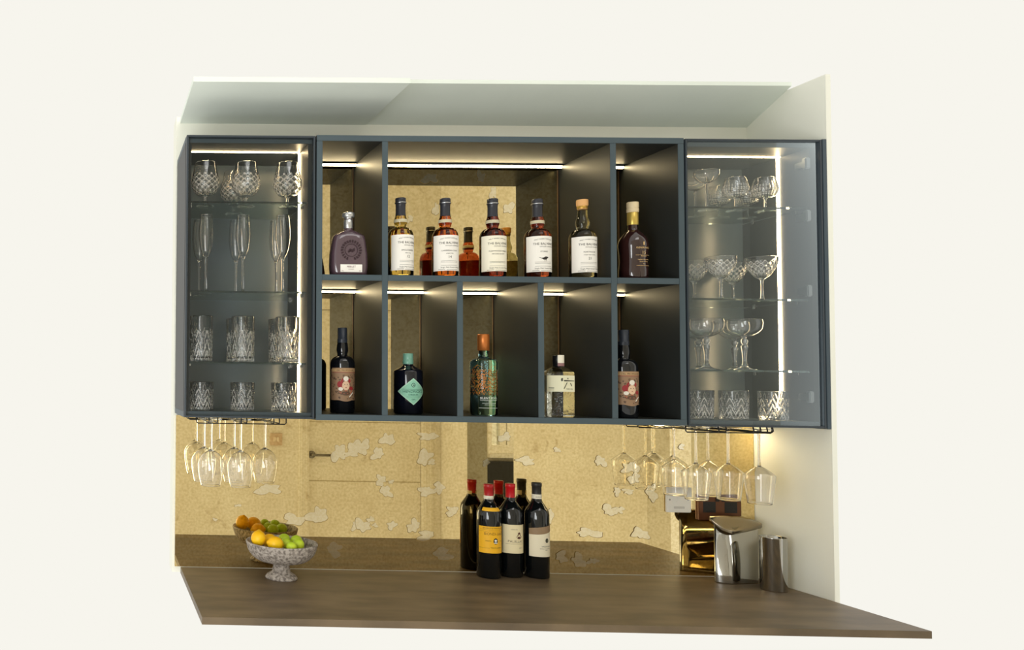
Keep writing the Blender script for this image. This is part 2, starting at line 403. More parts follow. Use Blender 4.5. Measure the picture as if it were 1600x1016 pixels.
niches = [(XL + TH, .878, ZS, ZT - TH), (.878 + TH, 1.584, ZS, ZT - TH), (1.584 + TH, XR - TH, ZS, ZT - TH),
          (XL + TH, .878, ZB + TH, ZS - TH), (.878 + TH, 1.110, ZB + TH, ZS - TH), (1.110 + TH, 1.359, ZB + TH, ZS - TH),
          (1.359 + TH, 1.584, ZB + TH, ZS - TH), (1.584 + TH, XR - TH, ZB + TH, ZS - TH)]
def led_bar(x0, x1, y, z, par, mat=led_m, hidden=False):
    # shallow profile under a panel, its lit face turned to the front and down
    mb = MB(); o = par.location
    def q(x, yy, zz): return (x - o.x, yy - o.y, zz + H - o.z)
    sec = [(y + .014, z), (y + .014, z - .010), (y + .001, z - .0105), (y - .003, z - .003), (y - .008, z - .0025), (y - .008, z - .0050), (y - .0095, z - .0050), (y - .0095, z)]
    n = len(sec); mb.add([q(x0, *s) for s in sec] + [q(x1, *s) for s in sec], [list(range(n)), [n + k for k in range(n)][::-1]] + [(k, (k + 1) % n, n + (k + 1) % n, n + k) for k in range(n) if k != 2])
    mb.add([q(x0, *sec[2]), q(x1, *sec[2]), q(x1, *sec[3]), q(x0, *sec[3])], [(0, 1, 2, 3)], 1)
    return mb.build('led_strip', [alu, mat], par)
for i, (a, b_, z0, z1) in enumerate(niches):
    mw = MB(); o = cu.location; mw.box(a - o.x, b_ - o.x, YB - .004 - o.y, YB - o.y, z0 + H - o.z, z1 + H - o.z)
    if i == 1: patches([(671, 279, 22, 16), (751, 276, 14, 16), (681, 328, 9, 20), (770, 302, 11, 18), (795, 325, 18, 15), (641, 342, 9, 10)], YB - .004, mw, o)
    mw.build('mirror_back', [mirror_m, patch_m, patch_edge], cu)
    mb = MB(); o = cu.location; mb.box(b_ - .0026 - o.x, b_ - .0005 - o.x, YB - .007 - o.y, YB - .004 - o.y, z0 + H - o.z, z1 - .012 + H - o.z); mb.build('mirror_edge', edge_glint, cu)
    led_bar(a + .001, b_ - .001, YB - .030, z1, cu)

def glazed(name, x0, x1, ztop, zbot, shelves, label, ledx):
    r = thing(name, ((x0 + x1) / 2, YB, H + zbot), label, 'cabinet', None)
    yc = YF + .022
    panel('top_panel', x0, x1, yc, YB + .012, ztop - TH, ztop, slate, r)
    panel('bottom_panel', x0, x1, yc, YB + .012, zbot, zbot + TH, slate, r)
    panel('side_panel', x0, x0 + TH, yc, YB + .012, zbot + TH, ztop - TH, slate_shaded, r)
    panel('side_panel', x1 - TH, x1, yc, YB + .012, zbot + TH, ztop - TH, slate_shaded, r)
    panel('back_panel', x0 + TH, x1 - TH, YB, YB + .008, zbot + TH, ztop - TH, gloss_back, r, b=0)
    panel('top_lining', x0 + TH, x1 - TH, yc, YB, ztop - TH - .001, ztop - TH, slate_shaded, r, b=0)  # underside of the top in the shade-darkened slate
    for z in shelves:
        panel('glass_shelf', x0 + TH + .001, x1 - TH - .001, yc + .012, YB - .002, z - .006, z, shelf_glass, r, b=.0006)
        for xx in (x0 + TH + .004, x1 - TH - .004):
            for yy in (yc + .05, YB - .05):
                panel('shelf_pin', xx - .004, xx + .004, yy - .005, yy + .005, z - .014, z - .0062, chrome, r, b=.001)
    # door: thin frame and smoked pane
    o = r.location; f = .006
    fr = MB()
    def fb(a, b_, c, d_): fr.box(a - o.x, b_ - o.x, YF - o.y, YF + .020 - o.y, c + H - o.z, d_ + H - o.z, b=.0008)
    a, b_ = x0 + .001, x1 - .001
    fb(a, a + f, zbot, ztop); fb(b_ - f, b_, zbot, ztop); fb(a + f, b_ - f, ztop - f, ztop); fb(a + f, b_ - f, zbot, zbot + f)
    dr = fr.build('door', principled('door_frame_metal', (52, 60, 67), .4), r)
    g = MB(); g.add([(a + f - o.x, YF + .008 - o.y, zbot + f + H - o.z), (b_ - f - o.x, YF + .008 - o.y, zbot + f + H - o.z), (b_ - f - o.x, YF + .008 - o.y, ztop - f + H - o.z), (a + f - o.x, YF + .008 - o.y, ztop - f + H - o.z)], [(0, 1, 2, 3)])
    g.build('glass_pane', smoked, dr)
    # light strips: one down the right side panel, one across the top, both half way back
    yl = 2.608 if ledx == 0 else 2.618
    mb = MB(); mb.box(x1 - TH - .003 - o.x, x1 - TH - .0005 - o.x, yl - .005 - o.y, yl + .005 - o.y, zbot + TH + H - o.z, ztop - TH - .002 + H - o.z)
    mb.build('led_strip', led_v, r)
    mb = MB(); mb.box(x0 + TH + .002 - o.x, x1 - TH - .004 - o.x, yl - .014 - o.y, yl - .009 - o.y, ztop - TH - .003 + H - o.z, ztop - TH - .0012 + H - o.z)
    mb.build('led_strip', led_v, r)
    return r
LS = [.566, .280, .055]; RS = [.5645, .275, .0515]
lc = glazed('glazed_cabinet', .266, .671, .768, -.120, LS, 'left slate wall cabinet with smoked glass door, full of snifters, flutes and tumblers', 0)
rc = glazed('glazed_cabinet', 1.8145, 2.234, .769, -.125, RS, 'right slate wall cabinet with smoked glass door, full of coupes and tumblers by the wall', 1)
# hinges on the right cabinet's wall side
for z in (.70, .565 - .03, .08, -.05)[:2] + (.30, -.03):
    o = rc.location; mb = MB()
    mb.box(2.234 - TH - .012 - o.x, 2.234 - TH - .0006 - o.x, 2.507 - o.y, 2.545 - o.y, z - .010 + H - o.z, z + .010 + H - o.z, b=.002)
    mb.box(2.234 - TH - .020 - o.x, 2.234 - TH - .004 - o.x, 2.494 - o.y, 2.51 - o.y, z - .018 + H - o.z, z + .018 + H - o.z, b=.003)
    mb.build('hinge', principled('hinge_metal', (120, 124, 124), .3, metal=1), rc)
w = MB(); fl = thing('filler_strip', (2.241, YF, H - .125), 'narrow slate filler strip between the right glazed cabinet and the wall', 'panel')
w.box(-.006, .0065, .0, .29, -.003, .896, b=.001); w.build('strip', principled('dark_filler', (62, 75, 84), .45), fl)
# under-cabinet light beside the right wall
ul = thing('cabinet_downlight', (2.06, 2.745, H - .127), 'slim warm light strip under the right cabinet against the mirror', 'lamp')
w = MB(); w.box(-.17, .17, -.010, .010, -.008, 0, b=.001); w.build('housing', alu, ul)
w = MB(); w.box(-.165, .165, -.007, .007, -.0095, -.0081); w.build('diffuser', led_m, ul)

# ------------------------------------------------------------------ glassware
def cut(rows, amp, z0, z1, kind='diamond'):
    def f(r, z, a):
        if not (z0 < z < z1): return r
        e = min(1, (z - z0) / .004, (z1 - z) / .004)
        if kind == 'diamond':
            u = a * rows / (2 * pi); v = (z - z0) / (2 * pi * .036 / rows)
            q = abs(sin(pi * (u + v))) * abs(sin(pi * (u - v)))
            return r - amp * (1 - q) ** 3 * e
        if kind == 'ribs':
            u = a * rows / (2 * pi); v = (z - z0) / .006
            return r - amp * (.5 + .5 * cos(2 * pi * u)) * (.6 + .4 * cos(2 * pi * v)) * e
        if kind == 'fan':            # tall wedges above a starred base
            u = (a * 8 / (2 * pi)) % 1; h = (z - z0) / (z1 - z0); k = abs(u - .5) * 2
            wdg = abs(sin(pi * (a * 24 / (2 * pi) + (h - .5) * 3 * (1 if u > .5 else -1))))
            return r - amp * ((1 - wdg) ** 2 * (1.2 if h < 1 - .8 * k * k else .25) + .5 * (1 - min(1, abs(k - h) * 8))) * e
        return r
    f.groove = ({'diamond': .55, 'ribs': .62, 'fan': .45}[kind], amp)
    f.limit = lambda mb: mb.nout
    return f
def arc(p0, p1, n, kx=1):
    return [(p0[0] + (p1[0] - p0[0]) * (t / n), p0[1] + (p1[1] - p0[1]) * (t / n)) for t in range(n + 1)]
def smooth_prof(pts, n=6):
    out = []
    P = [pts[0]] + list(pts) + [pts[-1]]
    for i in range(1, len(P) - 2):
        for k in range(n):
            t = k / n; a, b, c, d = P[i - 1], P[i], P[i + 1], P[i + 2]
            out.append(tuple(max(0 if j == 0 else -9, .5 * ((2 * b[j]) + (-a[j] + c[j]) * t + (2 * a[j] - 5 * b[j] + 4 * c[j] - d[j]) * t * t + (-a[j] + 3 * b[j] - 3 * c[j] + d[j]) * t ** 3)) for j in (0, 1)))
    out.append(pts[-1]); return out
def facets(mb, fn):                    # the wheel-cut grooves are matt against the clear glass
    if not fn: return
    thr, amp = fn.groove
    for i, f in enumerate(mb.f):
        if len(f) != 4: continue
        x = sum(mb.v[k][0] for k in f) / 4; y = sum(mb.v[k][1] for k in f) / 4; z = sum(mb.v[k][2] for k in f) / 4
        a = atan2(y, x) % (2 * pi); rr = sqrt(x * x + y * y)
        if fn(1.0, z, a) < 1 - amp * thr and rr > .02 and i < fn.limit(mb): mb.mi[i] = 1
def stemware(name, foot, stem, bowl, wall, label, cat, fn=None, n=56, inv=False):
    """foot: (radius, height); stem: outer points up to the bowl; bowl: outer points to the rim. One skin of glass with real wall thickness."""
    r = thing(name, (0, 0, -5), label, cat)
    fr, fh = foot
    b0 = bowl[0]
    outer_stem = [(0, 0), (fr, 0), (fr, .0012), (fr * .55, fh * .5), (stem[0][0] * 1.4, fh)] + smooth_prof(stem + [b0], 4)
    ob = smooth_prof(bowl, 8)
    inner = [(max(0, a - wall), z) for a, z in ob if z > b0[1] + wall * 1.6]
    bowlprof = ob + [(ob[-1][0] - wall * .5, ob[-1][1] + wall * .4)] + inner[::-1] + [(0, b0[1] + wall * 1.6)]
    mb = MB(); zi = b0[1] + wall * 1.6
    full = outer_stem[:-1] + bowlprof
    zr = ob[-1][1]
    cnt = {'i': 0}
    nouter = len(outer_stem[:-1]) + len(ob)
    # relief only on the outer skin
    vs = []
    prof = [(a, z) for a, z in full]
    if fn:
        m1 = MB(); m1.lathe(prof[:nouter], n, rad=fn); m2 = MB(); m2.lathe(prof[nouter - 1:], n)
        mb.nout = len(m1.f)
        mb.v = list(m1.v); off = len(m1.v) - n
        rim = list(range(off, off + n)); o2 = len(mb.v)
        mb.v += m2.v[n:]
        mp = lambda i: rim[i] if i < n else i - n + o2
        mb.f = [list(f) for f in m1.f] + [[mp(i) for i in f] for f in m2.f]
        mb.mi = [0] * len(mb.f); mb.sm = [True] * len(mb.f)
    else: mb.lathe(prof, n)
    if inv: mb.v = [(x, y, -z) for x, y, z in mb.v]
    facets(mb, fn)
    mb.build('glass_body', [glass, cut_m], r); return r
def tumbler(name, rad, h, base, label, cat, fn, taper=.0, n=144):
    r = thing(name, (0, 0, -5), label, cat); mb = MB(); wl = .0036
    zs = [h * k / 40 for k in range(1, 41)]
    outer = [(0, .0008), (rad * .6, .0), (rad * .92 - taper, .0), (rad - taper, .003)] + [(rad - taper * (1 - z / h), z) for z in zs if z > .004]
    inner = [(outer[-1][0] - wl * .5, h + .0006), (outer[-1][0] - wl, h - .001), (rad - taper - wl - .001, base + .008), (rad * .8, base + .001), (0, base)]
    m1 = MB(); m1.lathe(outer, n, rad=fn); m2 = MB(); m2.lathe([outer[-1]] + inner, n)
    mb.v = list(m1.v); off = len(m1.v) - n; rim = list(range(off, off + n)); o2 = len(mb.v); mb.v += m2.v[n:]; mb.nout = len(m1.f)
    mp = lambda i: rim[i] if i < n else i - n + o2
    mb.f = [list(f) for f in m1.f] + [[mp(i) for i in f] for f in m2.f]; mb.mi = [0] * len(mb.f); mb.sm = [True] * len(mb.f)
    facets(mb, fn)
    mb.build('glass_body', [glass, cut_m], r); return r

first = {}
def place(kind, maker, px, base, Y, label, group, rz=0):
    loc = at(px, 500, Y); loc = Vector((loc.x, Y, H + base + .0005))
    if kind not in first:
        o = maker(); o.location = loc; o.rotation_euler.z = rz; o['label'] = label; o['group'] = group; first[kind] = o
    else: o = dup(first[kind], loc, label, group, rz)
    return o
def atz(px, py, Y): return at(px, py, Y).x

snif = lambda: stemware('brandy_snifter', (.030, .004), [(.0045, .008), (.0042, .020)], [(.006, .027), (.030, .036), (.046, .062), (.0445, .085), (.038, .112), (.0335, .138)], .0016, 'x', 'glass', cut(13, .0016, .034, .100), 156)
flute = lambda: stemware('champagne_flute', (.021, .004), [(.0042, .008), (.0034, .05), (.004, .100)], [(.006, .112), (.017, .135), (.0235, .175), (.0235, .205), (.0195, .250)], .0012, 'x', 'glass')
highb = lambda: tumbler('highball_glass', .0375, .147, .012, 'x', 'glass', cut(16, .0024, .004, .100, 'fan'), .002)
tumb = lambda: tumbler('whisky_tumbler', .039, .092, .012, 'x', 'glass', cut(16, .0025, .004, .070, 'fan'), .002)
ribg = lambda: stemware('ribbed_snifter', (.027, .004), [(.004, .008), (.0036, .030)], [(.005, .036), (.026, .044), (.0345, .062), (.033, .078), (.026, .102)], .0014, 'x', 'glass', cut(28, .0008, .042, .088, 'ribs'), 112)
coup1 = lambda: stemware('coupe_glass', (.027, .004), [(.0038, .008), (.0034, .05), (.0040, .078)], [(.005, .084), (.022, .092), (.033, .108), (.0345, .124)], .0013, 'x', 'glass')
coup2 = lambda: stemware('cut_coupe_glass', (.030, .004), [(.0055, .008), (.0036, .04), (.005, .062)], [(.007, .068), (.020, .078), (.036, .104), (.0415, .120), (.0415, .137)], .0018, 'x', 'glass', cut(14, .0017, .074, .126), 140)
coup3 = lambda: stemware('ornate_coupe_glass', (.033, .010), [(.009, .012), (.0055, .030), (.008, .060), (.0105, .074), (.0055, .079), (.0085, .086), (.010, .094), (.0055, .100)], [(.007, .104), (.026, .110), (.043, .126), (.0478, .145), (.046, .160)], .0018, 'x', 'glass')
wineL = lambda: stemware('wine_glass', (.034, .004), [(.0042, .008), (.0036, .05), (.004, .090)], [(.006, .100), (.026, .112), (.0405, .136), (.0415, .160), (.037, .190), (.0315, .213)], .0013, 'x', 'glass', inv=True)
wineR = lambda: stemware('angular_wine_glass', (.036, .004), [(.004, .008), (.0034, .06), (.004, .108)], [(.0055, .116), (.018, .124), (.0365, .140), (.0395, .148), (.037, .175), (.0305, .232)], .0012, 'x', 'glass', inv=True)

Z4L, Z4R = -.120 + TH, -.125 + TH
A = 'glasses on the top shelf of the left cabinet'
place('snif', snif, 319, LS[0], 2.575, 'diamond cut brandy snifter at the left end of the left cabinet top shelf', A)
place('snif', snif, 383, LS[0], 2.575, 'diamond cut brandy snifter in the middle front of the left cabinet top shelf', A, .3)
place('snif', snif, 448, LS[0], 2.575, 'diamond cut brandy snifter beside the upright light strip on the left cabinet top shelf', A, .6)
place('snif', snif, 364, LS[0], 2.69, 'diamond cut brandy snifter half hidden behind the middle front snifter', A, .2)
A = 'champagne flutes on the second shelf of the left cabinet'
for px, t_ in ((321, 'leftmost'), (379, 'middle'), (441, 'rightmost')):
    place('flute', flute, px, LS[1], 2.56, f'{t_} front champagne flute on the second shelf of the left cabinet', A)
for px, t_ in ((311, 'leftmost'), (368, 'middle'), (431, 'rightmost')):
    place('flute', flute, px, LS[1], 2.645, f'champagne flute standing just behind the {t_} front flute of the left cabinet', A)
A = 'cut highball glasses on the third shelf of the left cabinet'
for k, (px, t_) in enumerate(((315, 'leftmost'), (380, 'middle'), (449, 'rightmost'))):
    place('highb', highb, px, LS[2], 2.565, f'{t_} front cut crystal highball glass on the third shelf of the left cabinet', A, .12 * k)
for k, (px, t_) in enumerate(((371, 'middle'), (437, 'rightmost'))):
    place('highb', highb, px, LS[2], 2.665, f'cut crystal highball glass behind the {t_} front highball of the left cabinet', A, .1 + .12 * k)
A = 'cut tumblers at the bottom of the left cabinet'
for k, (px, t_) in enumerate(((316, 'leftmost'), (379.5, 'middle'), (443, 'rightmost'))):
    place('tumb', tumb, px, Z4L, 2.57, f'{t_} cut crystal whisky tumbler on the floor of the left cabinet', A, .15 * k)
A = 'cut tumblers at the bottom of the right cabinet'
for k, (px, t_) in enumerate(((1091, 'leftmost'), (1144.5, 'middle'), (1206, 'rightmost'))):
    place('tumb', tumb, px, Z4R, 2.57, f'{t_} cut crystal whisky tumbler on the floor of the right cabinet', A, .1 + .15 * k)
A = 'glasses on the top shelf of the right cabinet'
place('coup1', coup1, 1107, RS[0], 2.56, 'tall plain coupe glass at the front left of the right cabinet top shelf', A)
place('coup1', coup1, 1089, RS[0], 2.66, 'tall plain coupe glass behind the front coupe of the right cabinet top shelf', A)
place('ribg', ribg, 1152, RS[0], 2.56, 'fine ribbed snifter in the middle front of the right cabinet top shelf', A)
place('ribg', ribg, 1198, RS[0], 2.56, 'fine ribbed snifter nearest the bright light strip on the right cabinet top shelf', A, .1)
place('ribg', ribg, 1126, RS[0], 2.67, 'fine ribbed snifter in the second row, between coupe and middle snifter', A, .2)
place('ribg', ribg, 1170, RS[0], 2.67, 'fine ribbed snifter in the second row, between the two front snifters', A, .3)
A = 'cut coupes on the second shelf of the right cabinet'
place('coup2', coup2, 1127, RS[1], 2.565, 'diamond cut coupe at the front left of the second shelf of the right cabinet', A)
place('coup2', coup2, 1191, RS[1], 2.565, 'diamond cut coupe at the front right of the second shelf, nearest the light strip', A, .2)
place('coup2', coup2, 1086, RS[1], 2.66, 'diamond cut coupe at the far left of the second shelf beside the side panel', A, .3)
place('coup2', coup2, 1146, RS[1], 2.69, 'diamond cut coupe at the back of the second shelf between the two front coupes', A, .1)
A = 'ornate stemmed coupes on the third shelf of the right cabinet'
place('coup3', coup3, 1103, RS[2], 2.56, 'broad coupe with baluster stem at the front left of the third shelf', A)
place('coup3', coup3, 1162, RS[2], 2.56, 'broad coupe with baluster stem at the front right of the third shelf', A)
place('coup3', coup3, 1091, RS[2], 2.68, 'broad coupe with baluster stem behind the front left coupe of the third shelf', A)
place('coup3', coup3, 1147, RS[2], 2.68, 'broad coupe with baluster stem behind the front right coupe of the third shelf', A)

def hang(kind, maker, px, Y, ztop, label, group):
    loc = at(px, 700, Y); loc = Vector((loc.x, Y, H + ztop))
    if kind not in first:
        o = maker(); o.location = loc; o['label'] = label; o['group'] = group; first[kind] = o
    else: o = dup(first[kind], loc, label, group)
    return o
ZHL, ZHR = -.1275, -.133
A = 'wine glasses hanging under the left cabinet'
LH = [(330, 2.565, 'clear wine glass hanging upside down at the front left under the left cabinet'),
      (376, 2.545, 'clear wine glass hanging upside down in the middle front under the left cabinet'),
      (414, 2.66, 'clear wine glass hanging upside down, rightmost under the left cabinet'),
      (319, 2.665, 'clear wine glass hanging behind the front left one under the left cabinet'),
      (366, 2.665, 'clear wine glass hanging behind the middle front one under the left cabinet')]
lo = [hang('wineL', wineL, px, Y, ZHL, l, A) for px, Y, l in LH]
A = 'wine glasses hanging under the right cabinet'
RH = [(1053, 2.70, 'angular wine glass hanging in front of the white wall switch, leftmost under the right cabinet'),
      (1087, 2.595, 'angular wine glass hanging second from the left under the right cabinet'),
      (1106, 2.69, 'angular wine glass hanging furthest back, just right of the second glass'),
      (1137.5, 2.60, 'angular wine glass hanging over the lidded steel canister'),
      (1186, 2.53, 'angular wine glass hanging rightmost, in front of the white wall')]
ro = [hang('wineR', wineR, px, Y, ZHR, l, A) for px, Y, l in RH]
def rack(objs, x0, x1, zc, zf, label):
    r = thing('glass_rack', ((x0 + x1) / 2, 2.6, H + zc), label, 'rack')
    xs = []
    for o in sorted(objs, key=lambda o: o.location.x):
        if not xs or o.location.x - xs[-1][-1] > .03: xs.append([o.location.x])
        else: xs[-1].append(o.location.x)
    q = lambda x, y, z: (x - r.location.x, y - r.location.y, z - zc)
    for c in xs:
        for x in (min(c) - .0085, max(c) + .0085):
            mb = MB(); zr = zf - .0045
            mb.tube([q(x, 2.49, zc), q(x, 2.487, zr + .004), q(x, 2.492, zr), q(x, 2.62, zr), q(x, 2.75, zr), q(x, 2.755, zr + .005), q(x, 2.755, zc)], .0019)
            mb.build('rail', black_m, r)
    mb = MB(); zr = zf - .0085
    mb.tube([q(x0, 2.52, zc), q(x0, 2.52, zr + .004), q(x0 + .004, 2.52, zr), q(x1 - .004, 2.52, zr), q(x1, 2.52, zr + .004), q(x1, 2.52, zc)], .0019)
    mb.build('cross_bar', black_m, r)
    mb = MB(); mb.tube([q(x0, 2.74, zc), q(x0, 2.74, zr + .004), q(x0 + .004, 2.74, zr), q(x1 - .004, 2.74, zr), q(x1, 2.74, zr + .004), q(x1, 2.74, zc)], .0019)
    mb.build('cross_bar', black_m, r)
rack(lo, .31, .592, -.1205, ZHL - .0035, 'black wire glass rack fixed under the left cabinet')
rack(ro, 1.835, 2.10, -.1255, ZHR - .0035, 'black wire glass rack fixed under the right cabinet')

# ------------------------------------------------------------------ spirit bottles
def liquid_glass(name, col, dens_ior=1.36): return principled(name, col, .0, trans=1, ior=dens_ior)
def whisky(px, yaw, liq, cap_style, label, lines, num, marks=None, lab_m=None, Y=2.5255):
    x = atz(px, 400, Y); r = thing('whisky_bottle', (x, Y, H + ZS + .0005), label, 'bottle', 'white labelled whisky bottles in the wide niche')
    R = .0385
    prof = [(0, .004), (R * .7, .001), (R - .004, 0), (R, .004), (R, .126)] + [(R - (R - .017) * (1 - cos(t * pi / 2 / 8)) ** 1.0, .126 + .030 * sin(t * pi / 2 / 8)) for t in range(1, 9)]
    prof += smooth_prof([(.0165, .1575), (.0165, .161), (.0195, .172), (.0192, .182), (.0150, .196), (.0140, .212), (.0138, .232)], 4)
    mb = MB(); mb.lathe(prof + [(0, .2325)], 48); mb.build('bottle_glass', liquid_glass('bottle_' + liq[0], liq[1]), r)
    mb = MB()
    if cap_style == 'cork':
        mb.lathe([(.0162, .232), (.0168, .234), (.0168, .2495), (.016, .251), (0, .251)], 32); mb.lathe([(0, .2195), (.0138, .2195), (.0152, .2305), (.0162, .232)], 32)
        mb.build('cork_stopper', principled('pale_cork', (224, 172, 112), .7), r)
        mb = MB(); mb.lathe([(.0148, .222), (.0152, .2225), (.0152, .231), (.0146, .2315)], 32); mb.build('neck_seal', principled('gold_foil', (190, 150, 70), .35, metal=.6), r)
    else:
        mb.lathe([(.0157, .194), (.0148, .205), (.0147, .222), (.0152, .233), (.0172, .2345), (.0172, .237), (.0155, .238), (.0160, .2395), (.0160, .2495), (.015, .251), (0, .251)], 32)
        mb.build('capsule', principled('navy_capsule', (46, 47, 54), .35), r)
        mb = MB(); mb.lathe([(.0175, .2345), (.0178, .2355), (.0175, .237)], 32); mb.build('neck_ring', principled('silver_ring', (190, 192, 196), .3, metal=1), r)
        mb = MB(); mb.lathe([(.0197, .172), (.0202, .173), (.0199, .181), (.0194, .182)], 32); mb.build('neck_band', principled('cream_neck_band', (200, 190, 160), .6), r)
    L = Label(R + .0003, yaw); hw = .054
    L.grid(-hw, hw, .1285, .0165, 0)
    L.text('MALT WHISKY DISTILLERY', .0, .1175, .0048, 1, arc=4)
    L.text('THE BALVENIE', 0, .1005, .0098, 1, 1.0)
    L.text('DISTILLERY, BANFFSHIRE', .010, .0935, .0042, 1)
    L.text(lines[0], 0, .0775, .0062, 1); L.text(lines[1], 0, .069, .0045, 1)
    if num: L.text(num, 0, .056, .011, 1)
    for v in (.047, .043, .0335): L.line(-.026, .026, v, .0006, 1)
    L.text('Single Malt Scotch Whisky', .004, .0250, .0058, 1)
    L.line(-.034, -.014, .0205, .001, 1); L.line(-.010, .030, .0195, .0008, 1)
    if marks: marks(L)
    L.mb.build('label', [lab_m or paper_w, ink], r)
def bird(L):
    L.poly([(-.016, .062), (-.010, .060), (-.002, .0605), (.004, .064), (.009, .063), (.010, .058), (.006, .054), (-.002, .054), (-.008, .0575)], 1)
    L.poly([(.009, .063), (.013, .062), (.012, .059), (.009, .059)], 1)
    for u in (.001, .006): L.poly([(u, .055), (u + .0012, .055), (u + .0012, .049), (u, .049)], 1)
whisky(625.9, .25, ('gold', (236, 214, 132)), 'cap', 'white labelled whisky bottle with pale gold spirit, leftmost in the wide niche', ('SINGLE BARREL', 'FIRST FILL'), '12')
whisky(695.6, -.05, ('amber', (232, 128, 44)), 'cap', 'white labelled whisky bottle with bright amber spirit, second from the left in the wide niche', ('CARIBBEAN CASK', 'AGED FOR'), '14')
whisky(769.8, .0, ('ruby', (150, 62, 40)), 'cap', 'cream labelled whisky bottle with dark reddish spirit in the middle of the wide niche', ('PORTWOOD FINISH', 'MATURED IN PORT'), None, lab_m=paper)
whisky(839.8, .0, ('brown', (190, 92, 50)), 'cap', 'white labelled whisky bottle with a small dark bird drawing on its label', ('STORIES', ''), None, bird)
whisky(910.3, .0, ('straw', (190, 186, 150)), 'cork', 'white labelled whisky bottle with a pale cork stopper, rightmost in the wide niche', ('PORTWOOD', 'AGED FOR YEARS'), '21')

# flask shaped cognac decanter
def superell(w_, d_, e, n=56):
    return [(w_ * abs(cos(2 * pi * k / n)) ** (2 / e) * (1 if cos(2 * pi * k / n) >= 0 else -1), d_ * abs(sin(2 * pi * k / n)) ** (2 / e) * (1 if sin(2 * pi * k / n) >= 0 else -1)) for k in range(n)]
def loft(mb, secs, mi=0):
    vs, fs = [], []; n = len(secs[0][0])
    for pts, z in secs: vs += [(x, y, z) for x, y in pts]
    for i in range(len(secs) - 1):
        for k in range(n): fs.append((i * n + k, i * n + (k + 1) % n, (i + 1) * n + (k + 1) % n, (i + 1) * n + k))
    fs.append(list(range(n))[::-1]); fs.append([(len(secs) - 1) * n + k for k in range(n)]); mb.add(vs, fs, mi, True)
Y0 = 2.525; x = atz(544, 380, Y0)
r = thing('cognac_bottle', (x, Y0, H + ZS + .0005), 'broad dark plum decanter bottle with silver stopper in the top left niche', 'bottle')
mb = MB(); secs = []
for z, w_, d_ in ((0, .052, .027), (.004, .055, .030), (.03, .0575, .031), (.07, .0565, .031), (.105, .0515, .030), (.125, .048, .029), (.131, .044, .027), (.137, .034, .022), (.143, .020, .018), (.146, .0135, .0135), (.182, .0125, .0125)):
    secs.append((superell(w_, d_, 4 if z < .13 else 2.4), z))
loft(mb, secs); mb.build('bottle_glass', principled('plum_spirit_glass', (84, 66, 74), .12, spec=.7, coat=.6), r)
mb = MB(); mb.lathe([(.0125, .150), (.0143, .152), (.0143, .178), (.0125, .180), (.0125, .186), (.0185, .188), (.0195, .192), (.0190, .200), (.015, .2035), (0, .2045)], 32)
mb.build('stopper', principled('silver_stopper', (205, 205, 205), .25, metal=.8), r)
L = Label(1, 0, flat=.0318)
L.grid(-.034, .034, .033, .009, 0, n=2); L.text('MERLET', 0, .023, .0085, 1, .95); L.text('COGNAC', 0, .0165, .004, 1); L.text('70cl', -.027, .0115, .004, 1); L.text('40%', .027, .0115, .004, 1)
L.mb.build('label', [paper_w, principled('plum_ink', (100, 50, 60), .6)], r)
L = Label(1, 0, flat=.0318)
for k in range(22):
    a = 2 * pi * k / 22
    if 4.4 < a < 5.0: continue
    cx_, cz_ = .0285 * cos(a), .078 + .0285 * sin(a)
    tx, tz = -sin(a), cos(a)
    L.poly([(cx_ + tx * .0028 + cos(a) * .004, cz_ + tz * .0028 + sin(a) * .004), (cx_ - tx * .0028 + cos(a) * .004, cz_ - tz * .0028 + sin(a) * .004), (cx_ - tx * .0028 - cos(a) * .004, cz_ - tz * .0028 - sin(a) * .004), (cx_ + tx * .001 - cos(a) * .004, cz_ + tz * .001 - sin(a) * .004)], 0, .0006)
n = 28
for k in range(n):
    a, b_ = 2 * pi * k / n, 2 * pi * (k + 1) / n
    L.poly([(.0205 * cos(a), .078 + .0205 * sin(a)), (.0205 * cos(b_), .078 + .0205 * sin(b_)), (.0188 * cos(b_), .078 + .0188 * sin(b_)), (.0188 * cos(a), .078 + .0188 * sin(a))], 0, .0006)
L.poly([(-.011, .074), (-.004, .083), (.004, .080), (.010, .086), (.011, .076), (.003, .071), (-.004, .076), (-.008, .070)], 0, .0006)
L.mb.build('crest', principled('plum_print', (44, 22, 30), .5), r)

# dark sherry whisky
Y0 = 2.535; x = atz(989, 380, Y0)
r = thing('sherry_whisky_bottle', (x, Y0, H + ZS + .0005), 'waisted black whisky bottle with gold neck foil and number 15 in the top right niche', 'bottle')
mb = MB(); mb.lathe([(0, .004), (.030, .001), (.0375, 0), (.040, .004), (.0405, .02)] + smooth_prof([(.0405, .03), (.038, .06), (.0405, .095), (.0415, .112), (.037, .130), (.024, .148), (.0155, .157), (.0135, .165), (.0135, .18)], 6) + [(.0135, .232), (0, .232)], 48)
mb.build('bottle_glass', principled('dark_sherry_glass', (48, 26, 24), .06, spec=.8, coat=.5), r)
mb = MB(); mb.lathe([(.0142, .174), (.0152, .176), (.0152, .213), (.0142, .214)], 32); mb.build('neck_foil', principled('bright_gold_foil', (214, 184, 92), .3, metal=.5), r)
mb = MB(); mb.lathe([(.0145, .214), (.0168, .216), (.0168, .226), (.0150, .228), (.0165, .230), (.0165, .245), (.0155, .247), (0, .247)], 32); mb.build('stopper', principled('cream_stopper', (226, 206, 166), .4), r)
L = Label(.0415, .15)
L.text('GLENDRONACH', 0, .094, .0075, 0, .8); L.text('15', 0, .0765, .014, 0); L.text('REVIVAL', 0, .068, .005, 0); L.line(-.024, .024, .073, .0007, 0)
